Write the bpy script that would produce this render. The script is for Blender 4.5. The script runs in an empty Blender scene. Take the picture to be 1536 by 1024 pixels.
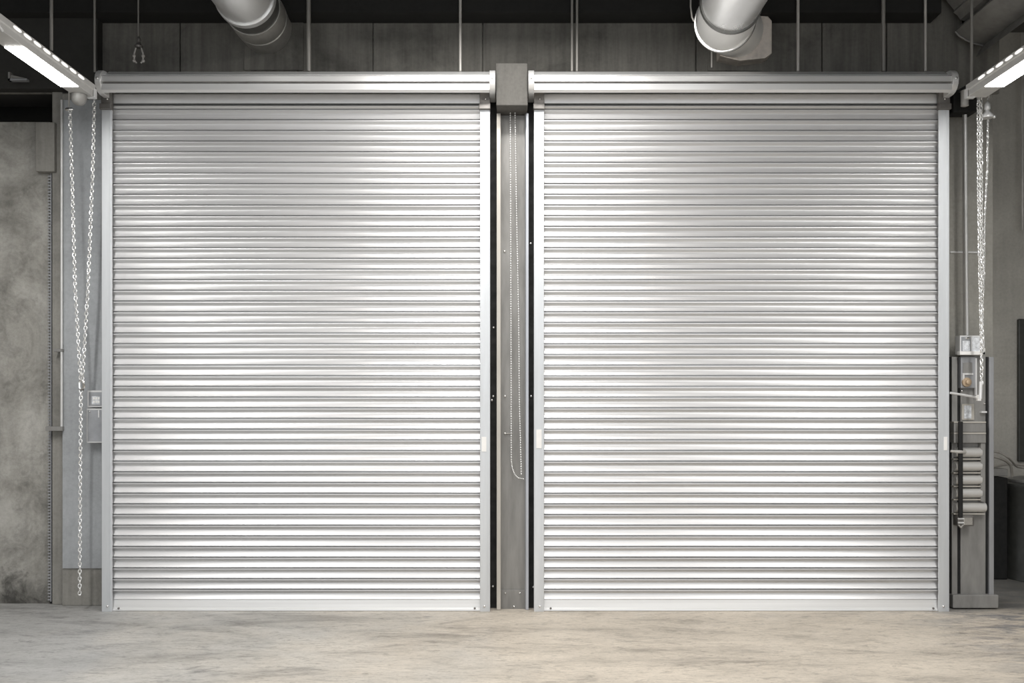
import bpy, math, random
from mathutils import Vector, Matrix
random.seed(7)
PI = math.pi
F, CX, HY, CAMY, CAMZ = 1400.0, 768.0, 600.0, -7.0, 1.585
C = bpy.context.scene.collection

def S(Y): return F / (Y - CAMY)
def X(px, Y=0.0): return (px - CX) / S(Y)
def Z(py, Y=0.0): return CAMZ + (HY - py) / S(Y)
def P(px, py, Y=0.0): return Vector((X(px, Y), Y, Z(py, Y)))

# ------------------------------------------------------------------ materials
def new_mat(name):
    m = bpy.data.materials.new(name); m.use_nodes = True
    nt = m.node_tree; b = nt.nodes['Principled BSDF']
    return m, nt, b

def coords(nt, scale):
    tc = nt.nodes.new('ShaderNodeTexCoord'); mp = nt.nodes.new('ShaderNodeMapping')
    mp.inputs['Scale'].default_value = scale
    nt.links.new(tc.outputs['Object'], mp.inputs['Vector'])
    return mp.outputs['Vector']

def noise(nt, vec, scale, detail=4, rough=0.6, dist=0.0):
    n = nt.nodes.new('ShaderNodeTexNoise')
    n.inputs['Scale'].default_value = scale; n.inputs['Detail'].default_value = detail
    n.inputs['Roughness'].default_value = rough; n.inputs['Distortion'].default_value = dist
    nt.links.new(vec, n.inputs['Vector']); return n.outputs['Fac']

def ramp(nt, fac, stops):
    r = nt.nodes.new('ShaderNodeValToRGB'); e = r.color_ramp.elements
    while len(e) < len(stops): e.new(0.5)
    for el, (p, c) in zip(e, stops):
        el.position = p; el.color = (c[0], c[1], c[2], 1) if hasattr(c, '__len__') else (c, c, c, 1)
    nt.links.new(fac, r.inputs['Fac']); return r.outputs['Color']

def mixc(nt, a, b, fac, mode='MIX'):
    m = nt.nodes.new('ShaderNodeMix'); m.data_type = 'RGBA'; m.blend_type = mode
    for sock, v in ((m.inputs[6], a), (m.inputs[7], b)):
        if hasattr(v, 'is_linked'): nt.links.new(v, sock)
        else: sock.default_value = (*v, 1)
    if hasattr(fac, 'is_linked'): nt.links.new(fac, m.inputs[0])
    else: m.inputs[0].default_value = fac
    return m.outputs[2]

def bump(nt, b, h, strength, dist=0.01):
    bn = nt.nodes.new('ShaderNodeBump'); bn.inputs['Strength'].default_value = strength
    bn.inputs['Distance'].default_value = dist
    nt.links.new(h, bn.inputs['Height']); nt.links.new(bn.outputs['Normal'], b.inputs['Normal'])

def metal(name, col, rough=0.35, metallic=0.9, streak=(1, 1, 1), amt=0.12, nscale=8, bmp=0.0, det=5):
    m, nt, b = new_mat(name)
    v = coords(nt, streak); n = noise(nt, v, nscale, det)
    lo = tuple(c * (1 - amt) for c in col); hi = tuple(min(1, c * (1 + amt)) for c in col)
    nt.links.new(ramp(nt, n, [(0.3, lo), (0.7, hi)]), b.inputs['Base Color'])
    nt.links.new(ramp(nt, n, [(0.3, rough * 1.15), (0.7, rough * 0.85)]), b.inputs['Roughness'])
    b.inputs['Metallic'].default_value = metallic
    if bmp: bump(nt, b, n, bmp)
    return m

def concrete(name, col, dark=0.6, vert=True, rough=0.85, stain=0.5, bmp=0.25):
    m, nt, b = new_mat(name)
    n1 = noise(nt, coords(nt, (1, 1, 1)), 1.3, 6, 0.65, 0.4)
    n2 = noise(nt, coords(nt, (6, 6, 0.35) if vert else (1, 1, 1)), 3.0, 5, 0.6)
    n3 = noise(nt, coords(nt, (1, 1, 1)), 40, 3, 0.7)
    lo = tuple(c * dark for c in col); hi = tuple(c * 1.22 for c in col)
    c1 = ramp(nt, n1, [(0.28, lo), (0.5, col), (0.74, hi)])
    c2 = mixc(nt, c1, ramp(nt, n2, [(0.3, 0.55), (0.62, 1.0)]), stain, 'MULTIPLY')
    c3 = mixc(nt, c2, ramp(nt, n3, [(0.3, 0.78), (0.6, 1.0)]), 0.6, 'MULTIPLY')
    nt.links.new(c3, b.inputs['Base Color']); b.inputs['Roughness'].default_value = rough
    bump(nt, b, n3, bmp, 0.004)
    return m

def plain(name, col, rough=0.6, metallic=0.0, amt=0.15, nscale=14):
    return metal(name, col, rough, metallic, amt=amt, nscale=nscale)

def emis(name, col, strength):
    m, nt, b = new_mat(name)
    b.inputs['Base Color'].default_value = (*col, 1)
    b.inputs['Emission Color'].default_value = (*col, 1)
    n = noise(nt, coords(nt, (1, 1, 1)), 3, 2)
    nt.links.new(ramp(nt, n, [(0.2, tuple(0.96 * c for c in col)), (0.8, col)]), b.inputs['Emission Color'])
    b.inputs['Emission Strength'].default_value = strength
    return m

M = {}
M['slat'] = metal('galvanised slat', (0.68, 0.68, 0.684), 0.43, 0.62, (0.12, 1, 9), 0.09, 2.2, det=2)
M['hood'] = metal('hood sheet', (0.82, 0.82, 0.815), 0.36, 0.45, (0.15, 1, 12), 0.07, 2.0, det=2)
M['guide'] = metal('guide steel', (0.66, 0.68, 0.70), 0.48, 0.55, (3, 3, 0.3), 0.10, 3)
M['bracket'] = metal('bracket steel', (0.20, 0.19, 0.18), 0.5, 0.6, amt=0.25)
M['darksteel'] = plain('dark steel and gap shade', (0.012, 0.012, 0.011), 0.8, 0.0)  # also stands in for shade in the gaps beside the channel
M['steel'] = metal('grey steel', (0.27, 0.265, 0.255), 0.5, 0.3, (2, 2, 0.6), 0.22, 5)
M['steel_lt'] = metal('light steel', (0.38, 0.385, 0.40), 0.45, 0.5, (2, 2, 0.4), 0.15, 5)
M['web'] = metal('channel web', (0.235, 0.23, 0.22), 0.55, 0.35, (3, 3, 0.5), 0.22, 4)
M['lip_warm'] = metal('channel lip warm', (0.50, 0.475, 0.43), 0.5, 0.3, (2, 2, 0.4), 0.1, 5)
M['lip_cool'] = metal('channel lip cool', (0.47, 0.49, 0.53), 0.45, 0.4, (2, 2, 0.4), 0.1, 5)
M['chain'] = metal('zinc chain', (0.88, 0.88, 0.87), 0.28, 0.6, amt=0.08)
M['chrome'] = metal('polished steel', (0.85, 0.84, 0.82), 0.2, 0.95, amt=0.06)
M['duct'] = metal('polished duct', (0.92, 0.92, 0.91), 0.30, 0.72, (1, 0.3, 1), 0.10, 3)
M['duct_dull'] = metal('dull duct', (0.60, 0.59, 0.56), 0.45, 0.7, (1, 0.6, 1), 0.2, 5)
M['duct_white'] = metal('bright duct', (0.95, 0.95, 0.94), 0.35, 0.35, amt=0.04)
M['duct_tan'] = metal('warm duct', (0.78, 0.71, 0.64), 0.5, 0.5, amt=0.25)
M['collar'] = metal('duct collar', (0.22, 0.22, 0.21), 0.35, 0.8, amt=0.2)
M['rod'] = metal('hanger rod', (0.30, 0.29, 0.27), 0.55, 0.3, (3, 3, 0.5), 0.2, 6)
M['rod_lt'] = metal('bright rod', (0.55, 0.53, 0.50), 0.5, 0.3, (3, 3, 0.5), 0.2, 6)
M['conduit'] = metal('conduit', (0.66, 0.66, 0.65), 0.45, 0.3, amt=0.1)
M['fixture'] = metal('fixture enamel', (0.55, 0.545, 0.53), 0.45, 0.1, amt=0.06)
M['lens'] = emis('lit lens', (1.0, 0.985, 0.95), 20.0)
M['vent'] = emis('lit slot', (0.90, 0.88, 0.85), 1.2)
M['sticker'] = plain('white sticker', (0.85, 0.84, 0.82), 0.6, 0.0, 0.04)
M['paper'] = metal('printed label', (0.62, 0.64, 0.67), 0.5, 0.0, amt=0.35, nscale=45)
M['box'] = metal('painted box', (0.36, 0.37, 0.39), 0.45, 0.3, amt=0.15)
M['boxrim'] = plain('pale rim', (0.75, 0.75, 0.75), 0.4, 0.3, 0.05)
M['brass'] = plain('beige knob', (0.50, 0.38, 0.26), 0.4, 0.3, 0.1)
M['black'] = plain('black rubber and gap shade', (0.006, 0.006, 0.006), 0.7)  # also stands in for shade behind the post and beside the drum
M['drum'] = plain('dark drum', (0.045, 0.046, 0.042), 0.5, 0.0, 0.2)
M['hose'] = plain('grey hose', (0.30, 0.285, 0.26), 0.5, 0.0)
M['deck'] = metal('dark deck', (0.26, 0.256, 0.245), 0.6, 0.1, amt=0.2)
M['wall_up'] = concrete('shaded upper concrete', (0.175, 0.168, 0.15), 0.42, True, 0.9, 0.8)  # darker concrete, with the shade above the downward lamps also in its colour
M['wall_lo'] = concrete('lower concrete', (0.30, 0.29, 0.265), 0.5, True, 0.9, 0.5)
M['bay'] = concrete('plain bay wall', (0.50, 0.482, 0.44), 0.85, True, 0.9, 0.2)
M['roller'] = metal('roller metal', (0.70, 0.69, 0.67), 0.36, 0.55, amt=0.02, nscale=2, det=1)
def weathered():
    m, nt, b = new_mat('weathered concrete')
    v = coords(nt, (1, 1, 1))
    n1 = noise(nt, v, 1.8, 7, 0.68, 0.8); n2 = noise(nt, v, 6, 6, 0.7, 0.6); n3 = noise(nt, v, 45, 3, 0.7); n4 = noise(nt, coords(nt, (5, 5, 0.5)), 2.0, 5, 0.6)
    c = ramp(nt, n1, [(0.30, (0.18, 0.174, 0.157)), (0.48, (0.34, 0.329, 0.30)), (0.68, (0.48, 0.467, 0.435))])
    c = mixc(nt, c, ramp(nt, n2, [(0.32, 0.5), (0.5, 1.0)]), 0.6, 'MULTIPLY')
    c = mixc(nt, c, ramp(nt, n4, [(0.3, 0.7), (0.55, 1.0)]), 0.5, 'MULTIPLY')
    c = mixc(nt, c, ramp(nt, n3, [(0.3, 0.75), (0.6, 1.0)]), 0.6, 'MULTIPLY')
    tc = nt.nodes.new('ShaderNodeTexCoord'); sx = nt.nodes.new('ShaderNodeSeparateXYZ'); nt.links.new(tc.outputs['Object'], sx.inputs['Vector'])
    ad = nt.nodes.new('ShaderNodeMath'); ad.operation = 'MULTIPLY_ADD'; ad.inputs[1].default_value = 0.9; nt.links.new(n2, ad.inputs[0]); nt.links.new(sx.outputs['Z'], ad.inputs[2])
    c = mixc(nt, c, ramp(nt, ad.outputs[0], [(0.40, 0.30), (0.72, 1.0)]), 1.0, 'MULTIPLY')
    nt.links.new(c, b.inputs['Base Color']); b.inputs['Roughness'].default_value = 0.9
    bump(nt, b, n2, 0.2, 0.01)
    return m
M['weathered'] = weathered()
M['wall_right'] = concrete('right concrete', (0.30, 0.29, 0.262), 0.8, True, 0.9, 0.25)
M['panel'] = concrete('blue grey panel', (0.39, 0.405, 0.42), 0.80, True, 0.7, 0.2, 0.1)
M['block'] = concrete('block concrete', (0.135, 0.13, 0.12), 0.6, True, 0.9, 0.5)
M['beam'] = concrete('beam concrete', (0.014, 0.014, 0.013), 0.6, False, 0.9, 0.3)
M['dark'] = concrete('dark recess', (0.035, 0.034, 0.031), 0.6, False, 0.9, 0.3)  # near-black base colour holds the shade of the left recess and lintel

def floor_mat():
    m, nt, b = new_mat('stained concrete floor')
    v = coords(nt, (1, 1, 1)); vs = coords(nt, (0.55, 1.6, 1))
    tc = nt.nodes.new('ShaderNodeTexCoord'); sx = nt.nodes.new('ShaderNodeSeparateXYZ')
    nt.links.new(tc.outputs['Object'], sx.inputs['Vector'])
    mr = nt.nodes.new('ShaderNodeMapRange')
    mr.inputs['From Min'].default_value = -3.4; mr.inputs['From Max'].default_value = 0.4
    nt.links.new(sx.outputs['X'], mr.inputs['Value'])
    add = nt.nodes.new('ShaderNodeMath'); add.operation = 'ADD'
    nz = noise(nt, v, 0.9, 4)
    sc = nt.nodes.new('ShaderNodeMath'); sc.operation = 'MULTIPLY_ADD'
    sc.inputs[1].default_value = 1.2; sc.inputs[2].default_value = -0.6
    nt.links.new(nz, sc.inputs[0]); nt.links.new(mr.outputs['Result'], add.inputs[0]); nt.links.new(sc.outputs[0], add.inputs[1])
    base = ramp(nt, add.outputs[0], [(0.1, (0.375, 0.373, 0.365)), (0.42, (0.475, 0.453, 0.415)), (0.9, (0.555, 0.497, 0.42))])
    st = ramp(nt, noise(nt, vs, 1.7, 8, 0.68, 0.6), [(0.32, 0.38), (0.46, 0.90), (0.60, 1.10)])
    c = mixc(nt, base, st, 0.8, 'MULTIPLY')
    pt = ramp(nt, noise(nt, coords(nt, (0.8, 1.3, 1)), 2.6, 7, 0.72, 1.0), [(0.29, 0.8), (0.40, 0.0)])
    c = mixc(nt, c, (0.17, 0.165, 0.16), pt)
    mr2 = nt.nodes.new('ShaderNodeMapRange'); mr2.inputs['From Min'].default_value = 2.6; mr2.inputs['From Max'].default_value = 3.6
    nt.links.new(sx.outputs['X'], mr2.inputs['Value'])
    gn = ramp(nt, noise(nt, vs, 4.5, 6, 0.7, 0.8), [(0.44, 0.0), (0.58, 0.85)])
    gm = nt.nodes.new('ShaderNodeMath'); gm.operation = 'MULTIPLY'; nt.links.new(gn, gm.inputs[0]); nt.links.new(mr2.outputs['Result'], gm.inputs[1])
    c = mixc(nt, c, (0.20, 0.205, 0.215), gm.outputs[0])
    sp = ramp(nt, noise(nt, vs, 11.0, 6, 0.72, 1.0), [(0.36, 0.35), (0.46, 1.0)])
    c = mixc(nt, c, sp, 0.45, 'MULTIPLY')
    sp2 = ramp(nt, noise(nt, vs, 30.0, 5, 0.75, 0.6), [(0.38, 0.5), (0.46, 1.0), (0.62, 1.12)])
    c = mixc(nt, c, sp2, 0.45, 'MULTIPLY')
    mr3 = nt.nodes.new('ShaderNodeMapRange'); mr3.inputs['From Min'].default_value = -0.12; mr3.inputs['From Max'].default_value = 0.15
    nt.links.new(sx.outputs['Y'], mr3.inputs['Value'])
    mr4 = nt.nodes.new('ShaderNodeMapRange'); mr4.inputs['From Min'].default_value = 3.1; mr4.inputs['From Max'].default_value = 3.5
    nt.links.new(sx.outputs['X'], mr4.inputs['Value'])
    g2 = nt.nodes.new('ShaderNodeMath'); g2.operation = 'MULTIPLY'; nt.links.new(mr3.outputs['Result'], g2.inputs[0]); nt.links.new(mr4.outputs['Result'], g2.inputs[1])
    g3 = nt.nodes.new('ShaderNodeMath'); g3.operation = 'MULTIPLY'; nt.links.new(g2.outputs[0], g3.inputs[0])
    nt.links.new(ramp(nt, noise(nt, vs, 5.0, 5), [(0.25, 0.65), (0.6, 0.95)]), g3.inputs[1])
    c = mixc(nt, c, (0.15, 0.148, 0.14), g3.outputs[0])  # bay floor behind the post: dirt and shade painted into the colour
    fine = ramp(nt, noise(nt, v, 60, 4, 0.7), [(0.3, 0.82), (0.65, 1.06)])
    c = mixc(nt, c, fine, 0.6, 'MULTIPLY')
    nt.links.new(c, b.inputs['Base Color'])
    nt.links.new(ramp(nt, noise(nt, v, 2.5, 5), [(0.3, 0.42), (0.7, 0.68)]), b.inputs['Roughness'])
    bump(nt, b, noise(nt, v, 30, 4, 0.7), 0.12, 0.004)
    return m
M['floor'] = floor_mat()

# ------------------------------------------------------------------ mesh builder
class MB:
    def __init__(s): s.v = []; s.f = []
    def add(s, vs, fs):
        b = len(s.v); s.v += [Vector(v) for v in vs]; s.f += [tuple(b + i for i in f) for f in fs]; return s
    def box(s, a, b):
        x0, x1 = sorted((a[0], b[0])); y0, y1 = sorted((a[1], b[1])); z0, z1 = sorted((a[2], b[2]))
        return s.add([(x0,y0,z0),(x1,y0,z0),(x1,y1,z0),(x0,y1,z0),(x0,y0,z1),(x1,y0,z1),(x1,y1,z1),(x0,y1,z1)],
                     [(0,3,2,1),(4,5,6,7),(0,1,5,4),(1,2,6,5),(2,3,7,6),(3,0,4,7)])
    def pbox(s, x0, y0, x1, y1, Y, depth):                  # box whose front face stands at depth Y
        return s.box((X(x0, Y), Y, Z(y1, Y)), (X(x1, Y), Y + depth, Z(y0, Y)))
    def prism(s, pts, z0, z1):                              # (x, y) outline swept along z
        n = len(pts)
        return s.add([(x, y, z0) for x, y in pts] + [(x, y, z1) for x, y in pts],
                     [tuple(range(n))[::-1], tuple(range(n, 2*n))] + [(i, (i+1) % n, n + (i+1) % n, n + i) for i in range(n)])
    def xprism(s, pts, x0, x1):                             # (y, z) outline swept along x
        n = len(pts)
        return s.add([(x0, y, z) for y, z in pts] + [(x1, y, z) for y, z in pts],
                     [tuple(range(n)), tuple(range(n, 2*n))[::-1]] + [(i, n + i, n + (i+1) % n, (i+1) % n) for i in range(n)])
    def yprism(s, pts, y0, y1):                             # (x, z) outline swept along y
        n = len(pts)
        return s.add([(x, y0, z) for x, z in pts] + [(x, y1, z) for x, z in pts],
                     [tuple(range(n)), tuple(range(n, 2*n))[::-1]] + [(i, n + i, n + (i+1) % n, (i+1) % n) for i in range(n)])
    def tube(s, pts, r, n=12, cap=True, closed=False):      # r: number or list
        pts = [Vector(p) for p in pts]; k = len(pts); rs = r if hasattr(r, '__len__') else [r] * k
        vs = []; prev = None
        for i, p in enumerate(pts):
            if closed: t = (pts[(i+1) % k] - pts[i-1]).normalized()
            else: t = (pts[min(i+1, k-1)] - pts[max(i-1, 0)]).normalized()
            if prev is None:
                u = t.orthogonal().normalized()
            else:
                u = (prev - t * prev.dot(t)); u = u.normalized() if u.length > 1e-6 else t.orthogonal().normalized()
            prev = u; w = t.cross(u)
            for j in range(n):
                a = 2*PI*j/n; vs.append(p + (u*math.cos(a) + w*math.sin(a)) * rs[i])
        fs = []
        for i in range(k if closed else k-1):
            i2 = (i+1) % k
            for j in range(n): fs.append((i*n+j, i*n+(j+1) % n, i2*n+(j+1) % n, i2*n+j))
        if cap and not closed:
            fs.append(tuple(range(n))[::-1]); fs.append(tuple((k-1)*n + j for j in range(n)))
        return s.add(vs, fs)
    def lathe(s, c, axis, prof, n=20):                      # prof: (t along axis, radius)
        c = Vector(c); a = Vector(axis).normalized(); u = a.orthogonal().normalized(); w = a.cross(u); vs = []; fs = []
        for t, r in prof:
            for j in range(n):
                g = 2*PI*j/n; vs.append(c + a*t + (u*math.cos(g) + w*math.sin(g)) * max(r, 1e-4))
        for i in range(len(prof)-1):
            for j in range(n): fs.append((i*n+j, i*n+(j+1) % n, (i+1)*n+(j+1) % n, (i+1)*n+j))
        fs.append(tuple(range(n))[::-1]); fs.append(tuple((len(prof)-1)*n + j for j in range(n)))
        return s.add(vs, fs)
    def ball(s, c, r, n=7, m=5):
        return s.lathe(Vector(c) - Vector((0,0,r)), (0,0,1), [(r - r*math.cos(PI*i/m), r*math.sin(PI*i/m)) for i in range(m+1)], n)
    def link(s, c, d, side, L, W, wire):                    # one oval chain link
        d = Vector(d).normalized(); side = Vector(side); side = (side - d*side.dot(d)).normalized(); pts = []
        h = (L - W) / 2; r = W/2 - wire
        for i in range(5): a = PI*i/4; pts.append(Vector(c) + d*(h + r*math.sin(a)) + side*(r*math.cos(a)))
        for i in range(5): a = PI + PI*i/4; pts.append(Vector(c) + d*(-h + r*math.sin(a)) + side*(r*math.cos(a)))
        return s.tube(pts, wire, 5, closed=True)
    def build(s, name, mat, parent=None, smooth=0, bevel=0):
        me = bpy.data.meshes.new(name); me.from_pydata([tuple(v) for v in s.v], [], s.f); me.update()
        import bmesh
        bm = bmesh.new(); bm.from_mesh(me); bmesh.ops.recalc_face_normals(bm, faces=bm.faces); bm.to_mesh(me); bm.free()
        o = bpy.data.objects.new(name, me); C.objects.link(o); me.materials.append(mat)
        if smooth:
            for p in me.polygons: p.use_smooth = True
            me.set_sharp_from_angle(angle=math.radians(smooth))
        if bevel:
            md = o.modifiers.new('bevel', 'BEVEL'); md.width = bevel; md.segments = 2; md.limit_method = 'ANGLE'
        if parent is not None:
            o.parent = parent
            o.matrix_parent_inverse = Matrix.Translation(-parent.location) if parent.parent is None else Matrix()
        return o

def tag(o, label=None, cat=None, group=None, kind=None):
    if label: o['label'] = label
    if cat: o['category'] = cat
    if group: o['group'] = group
    if kind: o['kind'] = kind
    return o
def thing(name, label, cat, loc, group=None):
    o = bpy.data.objects.new(name, None); C.objects.link(o); o.location = loc; o.empty_display_size = 0.1
    return tag(o, label, cat, group)
def struct(o, label): return tag(o, label, o.name.split('_')[0], None, 'structure')

# ------------------------------------------------------------------ setting
XL, XR, YB = -5.6, 6.2, -9.5
ZC = 5.3
WY = 0.25
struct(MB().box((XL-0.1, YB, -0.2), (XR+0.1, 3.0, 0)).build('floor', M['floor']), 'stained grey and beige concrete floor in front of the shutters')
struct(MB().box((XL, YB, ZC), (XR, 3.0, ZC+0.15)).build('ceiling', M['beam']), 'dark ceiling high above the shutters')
# back wall: one slab behind the shutters, the upper band in cast panels with open joints
w = MB()
x_l, x_r = X(93, WY), X(1492, WY)
w.box((x_l, WY+0.03, 0), (x_r, WY+0.35, ZC))
struct(w.build('wall_back', M['wall_right']), 'grey concrete wall behind the two rolling shutters')
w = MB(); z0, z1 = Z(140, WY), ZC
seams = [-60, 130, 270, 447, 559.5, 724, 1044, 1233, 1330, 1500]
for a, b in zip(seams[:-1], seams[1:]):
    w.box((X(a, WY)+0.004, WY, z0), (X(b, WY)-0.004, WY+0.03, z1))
struct(w.build('wall_upper', M['wall_up'], bevel=0.004), 'board-marked concrete wall band above the shutters, shade painted into its colour')
# left bay: dark opening over a low concrete wall, pilaster beside the shutter
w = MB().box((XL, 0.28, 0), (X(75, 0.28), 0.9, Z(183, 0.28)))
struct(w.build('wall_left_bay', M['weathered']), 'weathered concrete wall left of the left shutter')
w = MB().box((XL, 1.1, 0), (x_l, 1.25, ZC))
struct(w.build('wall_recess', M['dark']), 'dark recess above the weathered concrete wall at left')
w = MB().box((X(78, 0.24), 0.24, 0), (x_l+0.01, 0.9, Z(132, 0.24)))
struct(w.build('trim_1', M['wall_lo'], bevel=0.006), 'narrow concrete strip between the weathered wall and pilaster')
w = MB().box((XL, 0.16, Z(133, 0.16)), (X(146, 0.16), 0.6, ZC))
struct(w.build('trim_2', M['dark']), 'lintel beam over the left bay, its shade painted dark')
w = MB().box((X(93, 0.2), 0.2, 0), (X(168, 0.2), WY+0.04, Z(140, 0.2)))
struct(w.build('trim_3', M['wall_lo'], bevel=0.006), 'concrete pilaster at the left edge of the left shutter')
w = MB().box((X(94, 0.19), 0.188, Z(852, 0.19)), (X(160, 0.19), 0.2, Z(150, 0.19)))
struct(w.build('trim_4', M['panel']), 'blue-grey sheet panel facing the left pilaster')
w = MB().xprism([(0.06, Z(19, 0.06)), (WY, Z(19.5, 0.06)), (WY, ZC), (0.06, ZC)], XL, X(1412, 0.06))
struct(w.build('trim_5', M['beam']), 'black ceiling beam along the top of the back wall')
struct(MB().box((XL-0.15, YB, 0), (XL, 3, ZC)).build('wall_left', M['wall_lo']), 'left side concrete wall')
struct(MB().box((XR, YB, 0), (XR+0.15, 3, ZC)).build('wall_right', M['wall_right']), 'right side concrete wall')
w = MB().box((x_r - 0.3, 1.9, 0), (XR, 2.05, ZC))
struct(w.build('wall_right_bay', M['bay']), 'plain grey concrete wall behind the dark drum')
w = MB().box((X(731, 0.121), 0.122, 0), (X(748, 0.121), 0.22, Z(150, .13)))  # dark strip added to blacken the shaded gap
struct(w.build('trim_6', M['darksteel']), 'black strip for the shade in the gap left of the steel channel')
w = MB().box((X(791, 0.121), 0.122, 0), (X(806, 0.121), 0.22, Z(150, .13)))  # same painted shade for the gap on the right
struct(w.build('trim_7', M['darksteel']), 'black strip for the shade in the gap right of the steel channel')

# ------------------------------------------------------------------ rolling shutters
def slat_profile():
    pts = []
    zb, p = Z(898.5, 0.03), 16.0 / S(0.03)
    for i in range(46):
        zt = zb + p * (46 - i)
        pts += [(0.060, zt - 0.0005), (0.060, zt - 0.0075), (0.032, zt - 0.0085), (0.0285, zt - 0.0105), (0.0280, zt - 0.016), (0.031, zt - 0.0180)]
        n = 16
        for k in range(1, n):
            u = k / n
            if u < 0.34: f = math.sin(PI/2 * u / 0.34)
            else:
                q = (u - 0.34) / 0.66; f = 0.5 * math.cos(PI/2 * q) + 0.5 * (1 - q)
            pts.append((0.032 + 0.0195 * f, zt - 0.0185 - (p - 0.0200) * u))
        pts.append((0.031, zt - p + 0.001))
    pts.append((0.060, zb))
    return pts

def bolt(px, py, Y, r, parent, mat='chrome'):
    p = P(px, py, Y)
    return MB().lathe((p.x, Y + 0.002, p.z), (0, -1, 0), [(0, r), (0.006, r), (0.010, r*0.7), (0.012, r*0.2)], 10).build('bolt', M[mat], parent, smooth=40)

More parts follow.
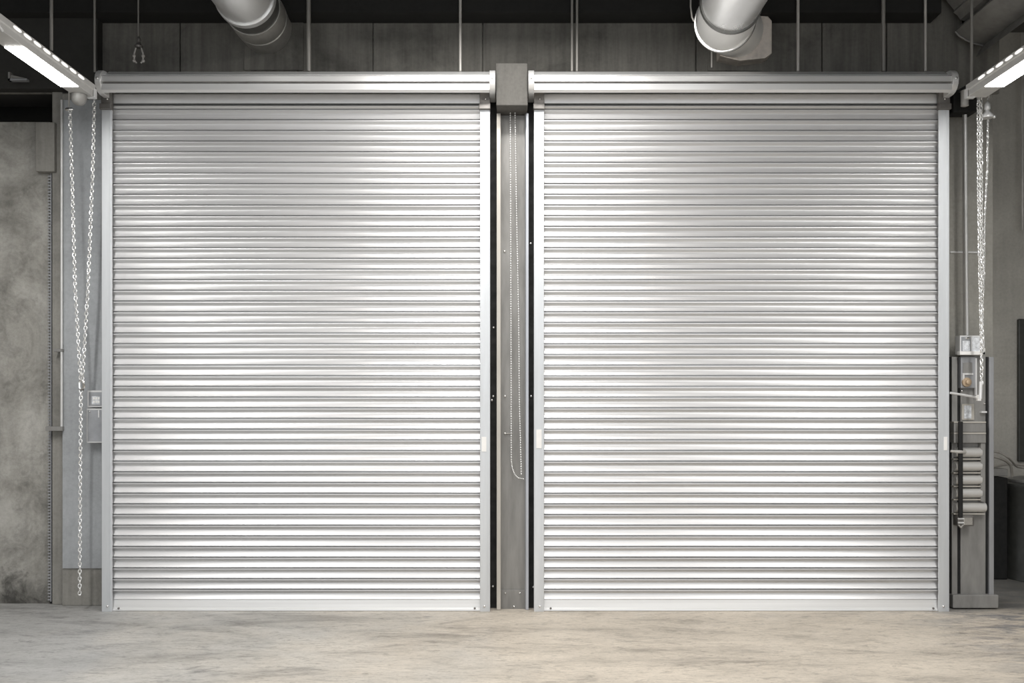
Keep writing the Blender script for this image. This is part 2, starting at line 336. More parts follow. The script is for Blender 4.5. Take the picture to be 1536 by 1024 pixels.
def shutter(x0, x1, gl, gr, label, stickers, capl, capr, bolts):
    # x0, x1: clear curtain edges; gl, gr: outer guide edges; capl, capr: hood end edges (pixels in the shutter plane)
    t = thing('rolling_shutter', label, 'rolling shutter', ((X(gl)+X(gr))/2, 0, 0))
    prof = slat_profile(); m = MB(); a, b = X(x0-3, 0.03), X(x1+3, 0.03); cols = 13
    vs = []; fs = []; n = len(prof)
    for c in range(cols):
        xx = a + (b-a)*c/(cols-1)
        vs += [(xx, y, z) for y, z in prof]
    for c in range(cols-1):
        for i in range(n-1): fs.append((c*n+i, (c+1)*n+i, (c+1)*n+i+1, c*n+i+1))
    m.add(vs, fs)
    cur = m.build('curtain', M['slat'], t, smooth=32)
    # bottom bar
    zt, zb = Z(898.6, 0.03), 0.010
    m = MB().xprism([(0.040, zt), (0.036, zt-0.004), (0.028, Z(911, .03)), (0.019, Z(912.3, .03)), (0.016, Z(915.0, .03)), (0.020, zb), (0.06, zb), (0.06, zt)], a, b)
    bar = m.build('bottom_bar', M['hood'], t, smooth=30)
    for bx in (x0+10, x1-8): bolt(bx, 912, 0.018, 0.008, bar, 'bracket')
    # flat head slats under the hood
    m = MB().xprism([(0.06, Z(138, .03)), (0.035, Z(141, .03)), (0.030, Z(143, .03)), (0.026, Z(149, .03)), (0.032, Z(154.5, .03)), (0.060, Z(155.6, .03)), (0.060, Z(157.5, .03)),
                     (0.028, Z(158.5, .03)), (0.026, Z(160.5, .03)), (0.034, Z(162.7, .03)), (0.06, Z(162.7, .03))], a, b)
    m.build('head_slat', M['slat'], t, smooth=25)
    # guides
    for g0, g1, outer in ((gl, x0, -1), (x1, gr, 1)):
        xa, xb = X(g0), X(g1); th = 0.006
        if outer < 0: pts = [(xb, 0), (xb, th*2), (xa+th, th*2), (xa+th, 0.12), (xa, 0.12), (xa, 0)]
        else: pts = [(xa, 0), (xb, 0), (xb, 0.12), (xb-th, 0.12), (xb-th, th*2), (xa, th*2)]
        gd = MB().prism(pts, 0.0, Z(160)).build('guide_rail', M['guide'], t, bevel=0.002)
        e = xa + 0.012 if outer > 0 else xa + 0.012
        # raised strip along the rail face
        MB().box((xb-0.016, -0.003, 0.002), (xb-0.011, 0.002, Z(166))).build('rail_lip', M['guide'], gd)
        bolt((g0+g1)/2 + outer*-1, 909, 0, 0.009, gd)
        for s0, s1, s2, s3 in stickers:
            if s0 >= g0 - 1 and s2 <= g1 + 1:
                so = MB().pbox(s0, s1, s2, s3, -0.0035, 0.003).build('sticker', M['sticker'], gd); tag(so, 'white rectangular sticker on the guide rail')
        # head bracket over the rail
        m = MB().prism([(xa-0.002, -0.012), (xb+0.002, -0.012), (xb+0.002, 0.02), (xa-0.002, 0.02)], Z(157), Z(136))
        br = m.build('head_bracket', M['bracket'], t, bevel=0.004)
        m = MB().box((xa-0.006, -0.03, Z(165)), (xb+0.004, 0.02, Z(156.5)))
        m.build('bracket_foot', M['bracket'], br, bevel=0.004)
        bolt((g0+g1)/2 + 1, 149, -0.012, 0.008, br)
    # hood: folded sheet over the coil
    hp = [(0.10, Z(108, -0.02)), (-0.02, Z(107.5, -0.02)), (-0.095, Z(112.3, -0.09)), (-0.090, Z(113.4, -0.09)), (-0.146, Z(114.0, -0.145)), (-0.151, Z(121.8, -0.15)), (-0.115, Z(122.1, -0.15)),
          (-0.115, Z(125.0, -0.15)), (-0.150, Z(125.4, -0.15)), (-0.150, Z(134.5, -0.15)), (-0.128, Z(137.5, -0.15)), (-0.03, Z(137.5, -0.03)), (0.10, Z(136, 0.1))]
    ha, hb = X(capl + 9, -0.15), X(capr - 9, -0.15)
    hd = MB().xprism(hp, ha, hb).build('hood', M['hood'], t, smooth=25)
    MB().box((ha, -0.130, Z(124.7, -0.14)), (hb, -0.112, Z(122.3, -0.14))).build('fold_shade', M['bracket'], hd)  # dark strips added to deepen the shade in the hood's grooves
    MB().box((ha, -0.1455, Z(114.3, -0.145)), (hb, -0.10, Z(113.2, -0.145))).build('fold_shade', M['bracket'], hd)
    for e0, e1 in ((X(capl, -0.15), ha), (hb, X(capr, -0.15))):
        ep = []
        cy, cz = -0.02, (Z(106, -0.1) + Z(140, -0.1)) / 2; rr = (Z(105, -0.1) - Z(141, -0.1)) / 2
        ep = [(0.10, cz + rr), (-0.06, cz + rr)]
        for i in range(0, 9):
            a_ = PI/2 - PI*i/8*0.98
            ep.append((-0.075 - 0.095*math.cos(a_), cz + rr*math.sin(a_)))
        ep += [(0.10, cz - rr)]
        cap = MB().xprism(ep, e0, e1).build('hood_end_cap', M['hood'], t, smooth=40, bevel=0.004)
        MB().lathe(((e0+e1)/2, -0.168, cz + 0.005), (0, -1, 0), [(0, 0.008), (0.008, 0.008), (0.011, 0.004)], 10).build('rivet', M['chrome'], cap, smooth=40)
    for bx, by in bolts: bolt(bx, by, 0.119, 0.010, t)
    return t

shutter(168, 720, 152.5, 735, 'corrugated silver rolling shutter left of the steel channel, closed',
        [(722.5, 655, 729.5, 677)], 143, 743, [(740, 594), (738, 600), (740.5, 491), (739.5, 879)])
shutter(816, 1408, 801, 1424, 'wider corrugated silver rolling shutter right of the steel channel, closed',
        [(804.5, 644, 812.5, 672), (1416, 655, 1421, 675)], 792.5, 1437, [(796.5, 594), (796, 365), (800, 880)])

# ------------------------------------------------------------------ steel channel, block and bead chain between the shutters
t = thing('steel_channel', 'upright steel channel standing between the two shutters', 'steel channel', (X(769), 0.05, 0))
yc = 0.05
zt = 3.752
MB().box((X(748, .11), .105, 0.002), (X(790, .11), .115, zt)).build('web', M['web'], t)
f1 = MB().box((X(745, yc), yc, 0.002), (X(751, yc), .12, zt)).build('flange', M['lip_warm'], t, bevel=0.002)
f2 = MB().prism([(X(787.5, yc), .075), (X(789, yc), yc), (X(793, yc), yc), (X(793, yc), .12), (X(787.5, yc), .12)], 0.002, zt).build('flange', M['lip_cool'], t, bevel=0.002)
bp = MB().pbox(750.5, 884.5, 787.5, 914, .092, .012).build('base_plate', M['web'], t, bevel=0.002)
for bx, by in ((758, 889), (779.5, 889), (771, 909)): bolt(bx, by, .092, 0.008, bp)
for bx, by in ((757, 377), (757.5, 594), (757.5, 650)): bolt(bx, by, .105, 0.009, t)
MB().lathe(P(759, 650, .1), (1, 0, 0), [(0, .004), (0.05, .004)], 8).build('pin', M['rod'], t)

o = MB().add([], [])
o = MB()
for_ = [P(743.8, 94.5, -0.12), P(791, 94.5, -0.12), P(791.6, 158, -0.12), P(744.6, 158, -0.12)]
o.add([*for_, *[Vector((p.x, WY, p.z)) for p in for_]], [(0,1,2,3), (4,7,6,5), (0,4,5,1), (1,5,6,2), (2,6,7,3), (3,7,4,0)])
tag(o.build('concrete_block', M['block'], bevel=0.006), 'rough concrete block capping the steel channel between the shutter hoods', 'concrete block')

def bead_strand(pts, pitch, r, n=6, m=4):
    mb = MB(); pts = [Vector(p) for p in pts]; carry = 0.0
    for a, b in zip(pts[:-1], pts[1:]):
        d = (b - a); L = d.length; s = carry
        while s < L:
            mb.ball(a + d * (s / L), r, n, m); s += pitch
        carry = s - L
    mb.tube(pts, r*0.2, 5)
    return mb
yk = 0.035
t = thing('bead_chain', 'fine bead chain loop hanging inside the steel channel', 'chain', P(775, 718, yk))
lft = [P(765.5, 169.5, yk), P(766, 300, yk), P(766.5, 500, yk), P(767, 690, yk)]
curve = [P(767, 690, yk), P(768.5, 702, yk), P(772, 711, yk), P(777, 716.5, yk), P(785, 718, yk)]
rgt = [P(772.5, 169.5, yk), P(775, 330, yk), P(778, 480, yk), P(779, 600, yk), P(780.5, 660, yk), P(782, 712, yk)]
bead_strand(lft, 0.0180, 0.0060).build('strand', M['chain'], t, smooth=60)
bead_strand(rgt, 0.0180, 0.0060).build('strand', M['chain'], t, smooth=60)
bead_strand(curve, 0.0125, 0.0055).build('loop', M['chain'], t, smooth=60)

# ------------------------------------------------------------------ link chains
def link_strand(pts, pitch=0.027, W=0.029, wire=0.0046, jit=0.0):
    mb = MB(); pts = [Vector(p) for p in pts]; carry = 0.0; k = 0
    for a, b in zip(pts[:-1], pts[1:]):
        d = b - a; L = d.length; s = carry; dn = d.normalized()
        while s < L:
            ang = (0.35 if k % 2 == 0 else 0.35 + PI/2) + random.uniform(-jit, jit)
            mb.link(a + dn*s, dn, (math.cos(ang), math.sin(ang), 0), pitch + wire*2.6, W, wire); k += 1; s += pitch
        carry = s - L
    return mb
yk = -0.02
t = thing('hoist_chain', 'two strand link chain hanging left of the left shutter', 'chain', P(121, 890, yk))
link_strand([P(105, 166, yk), P(109, 300, yk), P(112.5, 430, yk), P(121, 570, yk)], jit=0.3).build('strand', M['chain'], t, smooth=60)
link_strand([P(141.5, 146, yk), P(139, 260, yk), P(132, 430, yk), P(123.5, 570, yk)], jit=0.3).build('strand', M['chain'], t, smooth=60)
m = MB()
c = P(122.5, 577, yk)
m.link(c, (0, 0, 1), (1, 0, 0.0), 0.085, 0.05, 0.010)
cn = m.build('connector', M['chrome'], t, smooth=60)
MB().lathe(c + Vector((-0.016, 0, -0.035)), (1, 0, 0), [(0, .008), (.032, .008)], 10).build('pin', M['bracket'], cn)
link_strand([P(121.5, 586, yk), P(120.5, 700, yk), P(119.5, 892, yk)], jit=0.3).build('tail', M['chain'], t, smooth=60)
m = MB().tube([P(103.5, 137, yk), P(103.5, 160, yk)], 0.005, 8)
hk = m.build('hanger', M['rod_lt'], t)
MB().lathe(P(98, 164, yk), (1, 0, 0), [(0, .008), (.01, .013), (.045, .013), (.06, .006)], 12).build('clip', M['chrome'], hk, smooth=40)

yr = -0.12
t = thing('hoist_chain', 'doubled link chain hanging over the junction box right of the shutters', 'chain', P(1472, 590, yr))
link_strand([P(1467.5, 140, yr), P(1468, 300, yr), P(1470, 420, yr), P(1472, 500, yr), P(1472.5, 575, yr)], jit=0.3).build('strand', M['chain'], t, smooth=60)
link_strand([P(1471.5, 140, yr-.015), P(1472, 300, yr-.015), P(1473, 400, yr-.015), P(1474, 530, yr-.015)], jit=0.3).build('strand', M['chain'], t, smooth=60)
m = MB().tube([P(1471.5, 572, yr), P(1470.5, 598, yr)], 0.012, 8)
m.build('end_link', M['boxrim'], t, smooth=40)
t = thing('pull_chain', 'thin link chain hanging from the white bell-shaped weight', 'chain', P(1476, 440, yr))
link_strand([P(1484, 140, yr), P(1482, 149, yr)], 0.02, 0.015, 0.0028, 0.3).build('upper_strand', M['chain'], t, smooth=60)
link_strand([P(1482, 182, yr), P(1481, 250, yr), P(1477.5, 320, yr), P(1476.5, 380, yr), P(1475.5, 440, yr)], 0.022, 0.016, 0.0028, 0.3).build('strand', M['chain'], t, smooth=60)
c = P(1481, 177, yr)
t = thing('bell_weight', 'white bell-shaped chain weight beneath the right strip light', 'chain weight', c)
MB().lathe(c, (0, 0, 1), [(0, .040), (.012, .043), (.03, .034), (.045, .020), (.058, .014), (.066, .022), (.10, .020), (.118, .012), (.125, .006)], 18).build('body', M['boxrim'], t, smooth=50)
MB().ball(c + Vector((.045, -.01, .006)), .012, 10, 8).build('knob', M['chain'], t, smooth=60)

# ------------------------------------------------------------------ strip lights
def strip_light(xa, xb, inner, label, group):
    # xa..xb: housing edges in world x; inner: +1 when the side seen faces +x
    zb, zt = 3.772, 3.862; y0, y1 = -1.52, -0.25
    t = thing('strip_light', label, 'strip light', ((xa+xb)/2, (y0+y1)/2, zb), group)
    lean = 0.018 * inner
    xi, xo = (xb, xa) if inner > 0 else (xa, xb)
    hs = MB().yprism([(xo, zb), (xi, zb), (xi, zb+0.045), (xi + lean*0.4, zb+0.05), (xi + lean*0.4, zt), (xo, zt)], y0, y1).build('housing', M['fixture'], t, bevel=0.003)
    MB().box((xa+0.006, -1.22, zb-0.006), (xb-0.004, -0.50, zb+0.004)).build('lens', M['lens'], t)
    # reflector end piece
    for i in range(8):
        yy = -1.32 + i*0.12; q = xi + lean*0.4
        pts = []
        for k in range(12):
            a = 2*PI*k/12; ex = 0.046*abs(math.cos(a))**0.6*math.copysign(1, math.cos(a)); ez = 0.010*math.sin(a)
            pts.append((yy + ex, zb + 0.070 + ez))
        m = MB().xprism(pts, q - 0.004, q + 0.003)
        m.build('vent', M['vent'], hs)
    # end bracket
    m = MB().yprism([(xi - inner*0.05, zb - 0.008), (xi + inner*0.012, zb - 0.008), (xi + inner*0.012, zb + 0.06), (xi + inner*0.004, zb + 0.06), (xi + inner*0.004, zb), (xi - inner*0.05, zb)], y1 - 0.03, y1 + 0.012)
    m.build('end_bracket', M['boxrim'], t, bevel=0.002)
    # next housing of the row, nearer the camera
    nh = MB().box((xa - 0.01, -2.9, zb + 0.01), (xb, y0 - 0.03, zt)).build('joining_box', M['boxrim'], t, bevel=0.004)
    m = MB().tube([(xi, y0 - 0.03, zb + 0.03), (xi, y0 + 0.05, zb + 0.0)], 0.008, 8)
    m.build('clip', M['boxrim'], nh)
    return t
tl = strip_light(-3.148, -3.018, 1, 'lit strip light at upper left, beside the left shutter hood', 'strip lights flanking the shutters')
tr = strip_light(3.288, 3.428, -1, 'lit strip light at upper right, beside the right shutter hood', 'strip lights flanking the shutters')
c = Vector((-3.10, -0.32, 3.772))
MB().lathe(c, (0, 0, -1), [(-0.002, .055), (0.03, .054), (0.055, .046), (0.072, .030), (0.080, .008)], 18).build('sensor_dome', M['steel'], tl, smooth=50)

# ------------------------------------------------------------------ ducts
DY = -0.34
def tube_z(cx, cy, Y): return P(cx, cy, Y)
dx, dz, dr = X(400, 0.25), Z(44, 0.25), 0.207
t = thing('ventilation_duct', 'straight round metal duct entering the wall above the left shutter', 'duct', (dx, WY, dz))
MB().lathe((dx, -2.6, dz), (0, 1, 0), [(0, dr), (2.25, dr)], 48).build('outer_tube', M['duct'], t, smooth=40)
MB().lathe((dx, -0.36, dz), (0, 1, 0), [(0, dr*1.0), (0.0, dr+0.010), (0.05, dr+0.010), (0.05, dr)], 48).build('rim', M['duct'], t, smooth=40)
MB().lathe((dx, -0.31, dz), (0, 1, 0), [(0, dr-0.004), (0.15, dr-0.006)], 48).build('collar', M['collar'], t, smooth=40)
MB().lathe((dx, -0.16, dz), (0, 1, 0), [(0, dr), (0.18, dr), (0.19, dr-0.008), (0.2, dr), (0.40, dr-0.01)], 48).build('inner_tube', M['duct_dull'], t, smooth=40)
MB().pbox(366, 16, 455, 105, WY-0.012, 0.012).build('wall_plate', M['wall_up'], t, bevel=0.003)

t = thing('ventilation_duct', 'polished round duct with elbow and ring flange above the right shutter', 'duct', (X(1125, WY), WY, Z(46, WY)))
# straight tube coming towards the room
q0 = P(1097, 3, -0.55); r0 = 0.205
MB().lathe((q0.x, -2.8, q0.z), (0, 1, 0), [(0, r0), (2.25, r0)], 48).build('outer_tube', M['duct'], t, smooth=40)
MB().lathe((q0.x, -0.56, q0.z), (0, 1, 0), [(0, r0), (0, r0+0.012), (0.03, r0+0.014), (0.03, r0)], 48).build('rim', M['collar'], t, smooth=40)
q1 = P(1088, 31, -0.24)
MB().tube([q0 + Vector((0, 0.02, 0)), q0.lerp(q1, 0.5), q1], [r0-0.004, r0+0.004, r0+0.008], 48).build('sleeve', M['duct_white'], t, smooth=40)
qe = P(1106, 47, 0.12)
ax = (qe - q1).normalized()
MB().lathe(q1 - ax*0.03, ax, [(0, r0), (0, 0.220), (0.010, 0.226), (0.028, 0.226), (0.04, 0.218), (0.04, r0)], 48).build('ring_flange', M['chrome'], t, smooth=40)
q2 = q1.lerp(qe, 0.55)
MB().tube([q1, q2], [0.214, 0.206], 48).build('elbow', M['duct_white'], t, smooth=40)
MB().tube([q2, q2.lerp(qe, .1), qe], [0.203, 0.203, 0.195], 48).build('elbow_tail', M['duct_white'], t, smooth=40)
m = MB()
bx = [(1080, 16), (1152, 24), (1158, 31), (1158, 80), (1148, 87), (1110, 91), (1080, 84)]
m.yprism([(X(a, 0.12), Z(b, 0.12)) for a, b in bx], 0.12, WY)
m.build('wall_box', M['duct_tan'], t, bevel=0.006)
MB().pbox(1062, 20, 1144, 106, WY-0.012, 0.012).build('wall_plate', M['wall_up'], t, bevel=0.003)
sp = [P(1036, -40, -0.3), P(1036, 10, -0.3), P(1038, 26, -0.3), P(1041, 32, -0.3)]
MB().tube(sp, 0.006, 8).build('hanger_strap', M['rod_lt'], t, smooth=40)
MB().tube([P(1067.5, 76, 0.1), P(1067.5, 101, 0.1)], 0.006, 8).build('drain_pipe', M['rod_lt'], t)

# ------------------------------------------------------------------ hanger rods and conduits above
def rod(name, px, y_end, Y, wpx, mat, label, group=None, taper=1.0, top=ZC):
    p = P(px, y_end, Y); r = wpx / 2 / S(Y)
    o = MB().tube([(p.x, Y, top), (p.x, Y, p.z)], [r*taper, r], 10).build(name, M[mat], smooth=40)
    return tag(o, label, 'rod' if name == 'hanging_rod' else 'pipe', group)
HR = 'rods hanging from the ceiling'
rod('hanging_rod', 77, 76, -0.75, 5, 'rod', 'thin rod hanging to the middle of the left strip light', HR)
rod('hanging_rod', 142, 108, 0.0, 3.6, 'rod', 'thin rod down to the left end of the left shutter hood', HR)
rod('hanging_rod', 690.5, 107, 0.03, 4.2, 'rod_lt', 'pale rod down to the left hood, nearest the concrete block', HR)
rod('hanging_rod', 1388, 107, 0.03, 4.2, 'rod_lt', 'pale rod down to the right hood near its outer end', HR)
rod('hanging_rod', 1457.5, 126, -0.225, 4.6, 'rod', 'thin rod down to the end of the right strip light', HR, top=4.51)
rod('hanging_rod', 1197, 107, 0.03, 4.6, 'rod_lt', 'pale rod down to the right hood beside the bent duct', HR)
rod('hanging_pipe', 1325, 107, 0.03, 5.2, 'rod', 'tapering grey pipe down to the right hood, second from its outer end', 'pipes above the shutters', 1.35)
rod('hanging_pipe', 463, 107, 0.03, 6.5, 'rod', 'dull grey pipe beside the straight duct over the left shutter', 'pipes above the shutters')
rod('hanging_pipe', 858, 107, 0.03, 3.8, 'rod', 'left one of the paired pipes right of the concrete block', 'pipes above the shutters')
rod('hanging_pipe', 865.5, 107, 0.03, 3.8, 'rod', 'right one of the paired pipes right of the concrete block', 'pipes above the shutters')

yh = -0.02
t = thing('hanging_hook', 'small metal hook on a cable above the left end of the left shutter', 'hook', P(208, 95, yh))
MB().tube([Vector((X(207.5, yh), yh, ZC)), P(207.5, 58, yh)], 0.006, 8).build('cable', M['rod'], t)
MB().lathe(P(208, 72, yh), (0, 0, 1), [(0, .028), (.015, .030), (.035, .014), (.05, .012), (.062, .016), (.072, .012), (.085, .006)], 14).build('socket', M['bracket'], t, smooth=40)
for sx in (-1, 1):
    m = MB().tube([P(208 + sx*4, 72, yh), P(208 + sx*6.5, 80, yh), P(208 + sx*6.5, 87, yh), P(208 + sx*7, 91, yh), P(208 + sx*3, 94.5, yh)], 0.007, 8)
    h_ = m.build('prong', M['rod_lt'], t, smooth=60)
    for yy in (84, 91.5): MB().ball(P(208 + sx*6.8, yy, yh), 0.013, 10, 8).build('knuckle', M['rod_lt'], h_, smooth=60)

# ------------------------------------------------------------------ left wall fittings
m = MB().pbox(53, 183, 81.5, 257, 0.20, 0.09)
tag(m.build('concrete_corbel', M['wall_lo'], bevel=0.006), 'pale concrete corbel block at the top of the weathered left wall', 'concrete corbel')
m = MB(); ys = 0.255
xa = X(75.5, ys); m.box((xa, ys, 0.02), (xa + 0.008, ys + 0.03, Z(259, ys)))
zz = 0.03
while zz < Z(262, ys):
    m.box((xa - 0.018, ys - 0.004, zz), (xa + 0.001, ys + 0.02, zz + 0.011)); zz += 0.024
tag(m.build('toothed_strip', M['steel_lt'], None), 'long toothed metal strip in the joint of the left wall', 'metal strip')
m = MB().box((X(76.5, .262), .262, 0.01), (X(79.5, .262), .30, Z(259, .262)))
struct(m.build('trim_8', M['darksteel']), 'dark open joint at the right edge of the weathered wall')
yq = 0.17
t = thing('conduit_pipe', 'thin white conduit running down the left pilaster', 'conduit', P(92, 645, yq))
MB().tube([P(92.5, 150, yq), P(92.5, 645, yq)], 0.010, 10).build('pipe', M['conduit'], t, smooth=40)
MB().pbox(80, 523, 93.5, 527.5, yq-0.012, 0.08).build('clip', M['steel'], t, bevel=0.002)
MB().pbox(68, 639.5, 93.5, 646, yq-0.014, 0.09).build('bracket', M['steel'], t, bevel=0.002)
t = thing('wall_bracket', 'small angle bracket under the dark beam at far left', 'bracket', P(26, 120, -0.05))
MB().pbox(12, 117.5, 40, 120.5, 0.06, 0.04).build('shelf', M['steel_lt'], t)
MB().pbox(12, 108, 15, 120.5, 0.06, 0.04).build('upright', M['steel'], t)
MB().add([P(15, 112, .07), P(38, 117, .07), P(15, 117, .07), P(15, 112, .1), P(38, 117, .1), P(15, 117, .1)], [(0,1,2), (3,5,4), (0,3,4,1), (1,4,5,2), (2,5,3,0)]).build('gusset', M['rod'], t)

yb = 0.10
t = thing('control_box', 'small framed switch box above the grey box beside the left shutter', 'control box', P(142, 610, yb))
MB().pbox(131, 585.5, 158, 610.5, yb, 0.09).build('housing', M['boxrim'], t, bevel=0.003)
MB().pbox(133, 588, 158, 608.5, yb-0.002, 0.004).build('face', M['box'], t)
lb = MB().pbox(137.5, 594, 150, 606.5, yb-0.005, 0.003).build('button_plate', M['paper'], t)
for i in range(2):
    for k in range(3): MB().pbox(139.5 + k*3.6, 595.5 + i*5.2, 142 + k*3.6, 599 + i*5.2, yb-0.009, 0.005).build('button', M['sticker'], lb)
t = thing('control_box', 'taller plain grey box under the switch box beside the left shutter', 'control box', P(142, 663, yb))
MB().pbox(130, 612.5, 158, 664, yb, 0.09).build('housing', M['boxrim'], t, bevel=0.003)
dr_ = MB().pbox(131.5, 614.5, 158, 662, yb-0.002, 0.004).build('door', M['box'], t)
MB().pbox(147, 615, 149, 626, yb-0.008, 0.006).build('latch', M['boxrim'], dr_)
bolt(135, 617, yb-.004, 0.006, dr_)

# ------------------------------------------------------------------ right side: motor, conduit, cabinet post
ym = 0.02
t = thing('shutter_motor', 'dark motor unit at the outer end of the right hood', 'motor', P(1444, 165, ym))
MB().pbox(1430, 138, 1466, 168, ym+0.06, 0.14).build('housing', M['darksteel'], t, bevel=0.01)
MB().lathe(P(1447, 160, ym), (0, 0, 1), [(0, .010), (.006, .028), (.12, .028), (.128, .010)], 18).build('capacitor', M['fixture'], t, smooth=40)
MB().pbox(1452, 125.5, 1459.5, 143, -0.20, 0.03).build('mounting_plate', M['boxrim'], t, bevel=0.003)
MB().add([P(1426, 141, .05), P(1452, 126, .05), P(1452, 130, .05), P(1426, 146, .05), P(1426, 141, .09), P(1452, 126, .09), P(1452, 130, .09), P(1426, 146, .09)],
         [(0,1,2,3), (4,7,6,5), (0,4,5,1), (1,5,6,2), (2,6,7,3), (3,7,4,0)]).build('brace', M['darksteel'], t)
yq = 0.10
t = thing('conduit_pipe', 'grey conduit running down to the junction box at right', 'conduit', P(1450, 505, yq))
MB().tube([P(1448, 172, yq), P(1449, 320, yq), P(1451, 502.5, yq)], 0.012, 10).build('pipe', M['conduit'], t, smooth=40)
MB().tube([P(1444.5, 172, yq+.05), P(1446, 502.5, yq+.05)], 0.006, 8).build('shadow_pipe', M['rod'], t, smooth=40)
tag(MB().tube([P(1425, 378, 0.274), P(1470, 378.5, 0.274)], 0.008, 8).build('cross_wire', M['boxrim'], smooth=40), 'short horizontal wire crossing behind the right conduit', 'wire')

yb = 0.06
t = thing('junction_box', 'open junction box with pale rim at the foot of the right conduit', 'junction box', P(1459, 530, yb))
fr = MB()
fr.pbox(1440, 503, 1477, 531, yb, 0.08)
fr.build('housing', M['boxrim'], t, bevel=0.002)
MB().pbox(1442, 505, 1456.5, 527, yb-0.003, 0.004).build('face', M['box'], t)
MB().pbox(1458.5, 505, 1472, 527, yb-0.003, 0.004).build('face', M['paper'], t)
MB().pbox(1444, 511, 1455, 526, yb-0.007, 0.005).build('terminal', M['paper'], t)
MB().pbox(1440, 526.5, 1478, 532, yb-0.03, 0.05).build('tray', M['sticker'], t, bevel=0.003)
MB().pbox(1474, 522, 1478, 532, yb-0.03, 0.05).build('tray_end', M['sticker'], t, bevel=0.003)
MB().lathe(P(1448, 507, yb-.004), (1, 0, 0), [(0, .006), (.02, .010), (.03, .006)], 10).build('gland', M['chrome'], t, smooth=40)

yp = 0.105; yz = 0.05
t = thing('control_post', 'grey steel control post on a plinth right of the right shutter', 'control post', P(1463, 912, 0.07))
MB().pbox(1429.5, 892, 1498, 912, 0.07, 0.17).build('plinth', M['steel'], t, bevel=0.006)
MB().pbox(1428, 535, 1436.3, 893, 0.098, 0.02).build('upright', M['steel'], t, bevel=0.003)
MB().pbox(1484, 535, 1491, 893, 0.095, 0.025).build('upright', M['steel_lt'], t, bevel=0.003)
MB().pbox(1441, 533, 1478.5, 893, yp, 0.014).build('back_panel', M['steel'], t, bevel=0.003)
MB().pbox(1425.6, 535, 1490, 893, 0.118, 0.02).build('rear_shade', M['black'], t)  # black sheet added as the shade in the post's gaps
# switch with knob
sw = MB().pbox(1441.5, 535, 1465.5, 582, yz+.02, 0.06).build('switch_box', M['steel_lt'], t, bevel=0.004)
MB().pbox(1445, 543.5, 1458.5, 560, yz+.014, 0.012).build('window', M['steel'], sw, bevel=0.002)
MB().pbox(1444, 559.5, 1460, 562, yz+.008, 0.016).build('ledge', M['boxrim'], sw)
MB().pbox(1444, 562, 1447, 570, yz+.010, 0.014).build('tab', M['boxrim'], sw)
MB().lathe(P(1449.5, 573, yz+.018), (0, -1, 0), [(0, .036), (.015, .034), (.017, .018), (.035, .016), (.038, .006)], 18).build('knob', M['brass'], sw, smooth=40)
MB().pbox(1463.5, 537, 1465.5, 592, yz+.012, 0.02).build('edge_trim', M['boxrim'], sw)
# latch bar
lv = MB().tube([P(1425.5, 589, -0.01), P(1450, 593, 0.0), P(1470, 596.5, 0.02)], 0.009, 8).build('latch_bar', M['boxrim'], t, smooth=40)
MB().pbox(1467, 592, 1472, 601, -0.01, 0.03).build('latch_head', M['sticker'], lv, bevel=0.002)
for bx, by in ((1476.5, 605), (1442.5, 586)): bolt(bx, by, yp, 0.009, t)
MB().pbox(1472.5, 616.5, 1480.5, 619, yp-0.03, 0.04).build('peg', M['boxrim'], t)
# name plate
np_ = MB().pbox(1443, 605.5, 1461.5, 629.5, yp-0.008, 0.01).build('name_plate', M['lip_warm'], t, bevel=0.001)
MB().pbox(1446.5, 608, 1457, 627.5, yp-0.011, 0.004).build('print', M['paper'], np_)
# two flat boxes, then the stack of rollers
for (y0, y1) in ((632.5, 648), (649, 664)):
    a = MB().pbox(1431, y0, 1479, y1, yz, 0.07).build('flat_box', M['steel'], t, bevel=0.003)
    MB().pbox(1431, y0-0.5, 1479, y0+1.6, yz-0.006, 0.06).build('top_edge', M['lip_warm'], a)
for i, yy in enumerate((678.3, 699, 719.2, 739, 760.5)):
    x1 = 1471 if i < 4 else 1477.5
    r = 7.4 / S(0.05)
    ce = P(1431.5, yy, 0.09)
    MB().lathe((X(1431.5, .09), 0.09, ce.z), (1, 0, 0), [(0, r*0.9), (0.004, r), (X(x1, .09) - X(1431.5, .09) - 0.004, r), (X(x1, .09) - X(1431.5, .09), r*0.9)], 24).build('roller', M['roller'], t, smooth=40)
    MB().pbox(1431, yy+9.2, x1, yy+11, 0.06, 0.05).build('divider', M['lip_warm'], t)
MB().pbox(1471.5, 664, 1478, 752, 0.06, 0.06).build('side_cover', M['steel'], t, bevel=0.002)
MB().tube([P(1426, 676.5, 0.0), P(1440, 677.5, 0.0), P(1446, 677.5, 0.03)], [0.009, 0.013, 0.02], 10).build('spindle', M['rod_lt'], t, smooth=40)
MB().pbox(1438.7, 632, 1444.8, 776, 0.0, 0.02).build('strap', M['black'], t, bevel=0.004)
cl = MB().pbox(1437, 773, 1461.5, 789, 0.02, 0.10).build('clamp', M['bracket'], t, bevel=0.006)
MB().pbox(1446, 776, 1459, 787, 0.012, 0.012).build('clamp_plate', M['chrome'], cl, bevel=0.002)
for yy in (777, 783): MB().pbox(1437.5, yy, 1446, yy+1.6, 0.010, 0.012).build('clamp_bar', M['boxrim'], cl)
MB().tube([P(1438, 787, .02), P(1441, 791, .01), P(1445, 787, .02)], 0.008, 8).build('clamp_loop', M['rod'], cl, smooth=40)

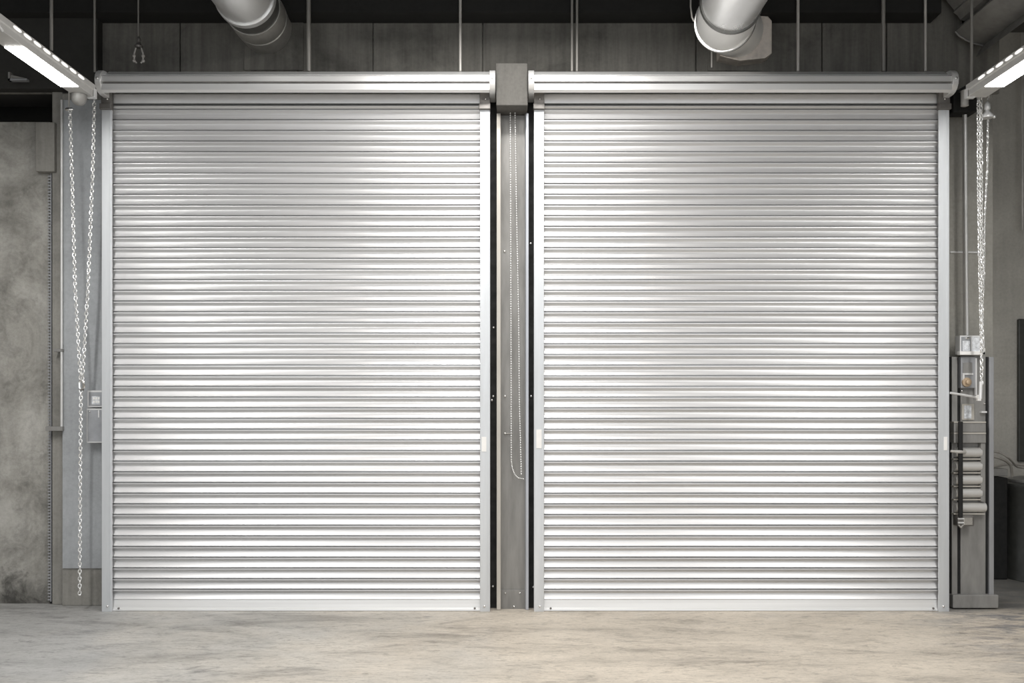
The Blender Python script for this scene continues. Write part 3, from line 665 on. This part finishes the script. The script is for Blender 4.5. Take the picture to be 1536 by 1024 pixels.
# ------------------------------------------------------------------ dark drum with hoses at far right
dc = Vector((X(1577, 1.32), 1.32, 0)); R_ = 0.40
t = thing('storage_drum', 'dark round drum standing at the right edge behind the post', 'drum', dc)
MB().lathe(dc, (0, 0, 1), [(0, R_), (.02, R_), (.03, R_-.008), (.80, R_-.008), (.82, R_+.004), (.845, R_+.004), (.855, R_-.02), (.86, R_-.06)], 48).build('body', M['drum'], t, smooth=40)
lid = MB().lathe(dc + Vector((0, 0, .86)), (0, 0, 1), [(0, R_-.05), (.02, R_-.05), (.03, R_-.10), (.045, .05)], 48).build('lid', M['steel'], t, smooth=40)
MB().box((dc.x - 0.26, dc.y - R_ - 0.006, .83), (dc.x - .02, dc.y - R_ + .06, .84)).build('rim_strip', M['boxrim'], t)
o = MB().box((X(1490, 1.25), 1.25, 0), (X(1512, 1.25), 1.6, Z(716, 1.25)))  # black box stands in for the shadow gap beside the drum
tag(o.build('machine_cabinet', M['black'], bevel=0.01), 'low black box for the shadow gap between the post and the drum', 'shade box')
HG = 'hoses above the drum'
def hose(pts, r, label):
    P_ = [P(*p) for p in pts]; out = []
    for i in range(len(P_)-1):
        p0 = P_[max(i-1, 0)]; p1 = P_[i]; p2 = P_[i+1]; p3 = P_[min(i+2, len(P_)-1)]
        for k in range(6):
            s = k/6; out.append(0.5*((2*p1) + (p2-p0)*s + (2*p0-5*p1+4*p2-p3)*s*s + (3*p1-p0-3*p2+p3)*s**3))
    out.append(P_[-1])
    tag(MB().tube(out, r, 10).build('hose', M['hose'], smooth=50), label, 'hose', HG)
hose([(1488, 684, .9), (1500, 687, .9), (1510, 692, .95), (1516, 699, 1.0), (1518, 714, 1.05)], 0.012, 'thicker grey hose arching into the gap beside the drum')
hose([(1488, 677, 1.0), (1500, 679, 1.0), (1512, 686, 1.0), (1520, 694, 1.1), (1526, 700, 1.2), (1540, 702, 1.25)], 0.009, 'thin grey hose arching above the thicker one onto the drum')
hose([(1488, 700, 1.35), (1502, 697.5, 1.38), (1514, 696.5, 1.4), (1530, 697, 1.42), (1545, 700, 1.45)], 0.010, 'grey hose running level across to the drum')
tag(MB().pbox(1490, 703, 1512, 714, 1.3, 0.2).build('drum_tray', M['deck'], bevel=0.006), 'dark tray lying on the black shade box beside the drum', 'tray')

tag(MB().tube([P(1533.5, -60, 1.8), P(1533.5, 345, 1.8)], 0.010, 8).build('wall_pipe', M['rod_lt'], smooth=40), 'thin vertical pipe on the plain wall at far right', 'pipe')
m = MB().pbox(1528, 478, 1560, 692, 1.86, 0.035)
tag(m.build('wall_locker', M['drum'], bevel=0.01), 'dark upright locker on the plain wall above the drum', 'locker')

# ------------------------------------------------------------------ corrugated cover at upper right
ye = 0.17
prof = [(1385, -50), (1412, -8), (1431, 15), (1430, 19), (1436, 23), (1440, 30), (1452, 33), (1436, 42), (1434, 46), (1440, 53), (1450, 59), (1462, 64), (1476, 67), (1470, 74), (1464, 86)]
pts = [(X(a, ye), Z(b, ye)) for a, b in prof]
t = thing('corrugated_cover', 'dark corrugated metal cover sloping under the ceiling at upper right', 'metal cover', (pts[7][0], ye, pts[7][1]))
m = MB(); n = len(pts)
back = [(x + 0.05, z + 0.04) for x, z in pts]
m.yprism(pts + back[::-1], -4.2, ye)
m.build('sheet', M['deck'], t, smooth=25)
rim = [Vector((x - .006, ye, z - .006)) for x, z in pts[8:13]]
MB().tube(rim, 0.008, 8).build('rim', M['steel'], t, smooth=60)
# soffit above right fixture
m = MB().box((X(1474, .2), -4.2, Z(72, .2)+.12), (XR, .2, Z(72, .2)+.22))
struct(m.build('trim_9', M['dark']), 'dark soffit behind the corrugated cover')

# ------------------------------------------------------------------ lights
def area(name, loc, size, sy, power, col=(1, 1, 1), rot=(0, 0, 0), spread=PI):
    l = bpy.data.lights.new(name, 'AREA'); l.shape = 'RECTANGLE'; l.size = size; l.size_y = sy; l.energy = power; l.color = col; l.spread = spread
    o = bpy.data.objects.new(name, l); C.objects.link(o); o.location = loc; o.rotation_euler = rot
    return o
warm = (1.0, 0.975, 0.94)
for x_ in (-3.08, 3.36):
    area('row_lamp', (x_, -2.9, 3.75), 0.14, 2.5, 105, (1, .985, .96))
area('ceiling_lamp', (-0.05, -1.0, 4.40), 1.9, 0.25, 78, warm)
for x_ in (-2.0, 2.2):
    area('ceiling_lamp', (x_, -3.6, 3.75), 0.3, 2.4, 30, warm)  # fill lights added out of frame, no fixtures known there
area('ceiling_lamp', (-0.05, -3.2, 4.2), 0.3, 2.4, 110, warm)

w = bpy.data.worlds.new('world'); bpy.context.scene.world = w; w.use_nodes = True
bg = w.node_tree.nodes['Background']; bg.inputs[0].default_value = (0.95, 0.975, 1.0, 1); bg.inputs[1].default_value = 1.65

# ------------------------------------------------------------------ camera
cd = bpy.data.cameras.new('camera'); cam = bpy.data.objects.new('camera', cd); C.objects.link(cam)
cam.location = (0, CAMY, CAMZ); cam.rotation_euler = (PI/2, 0, 0)
cd.sensor_width = 36; cd.lens = F * 36 / 1536; cd.shift_y = (HY - 512) / 1536; cd.clip_start = 0.05
sc = bpy.context.scene; sc.camera = cam
sc.view_settings.view_transform = 'Standard'; sc.view_settings.look = 'None'
sc.view_settings.exposure = -0.36
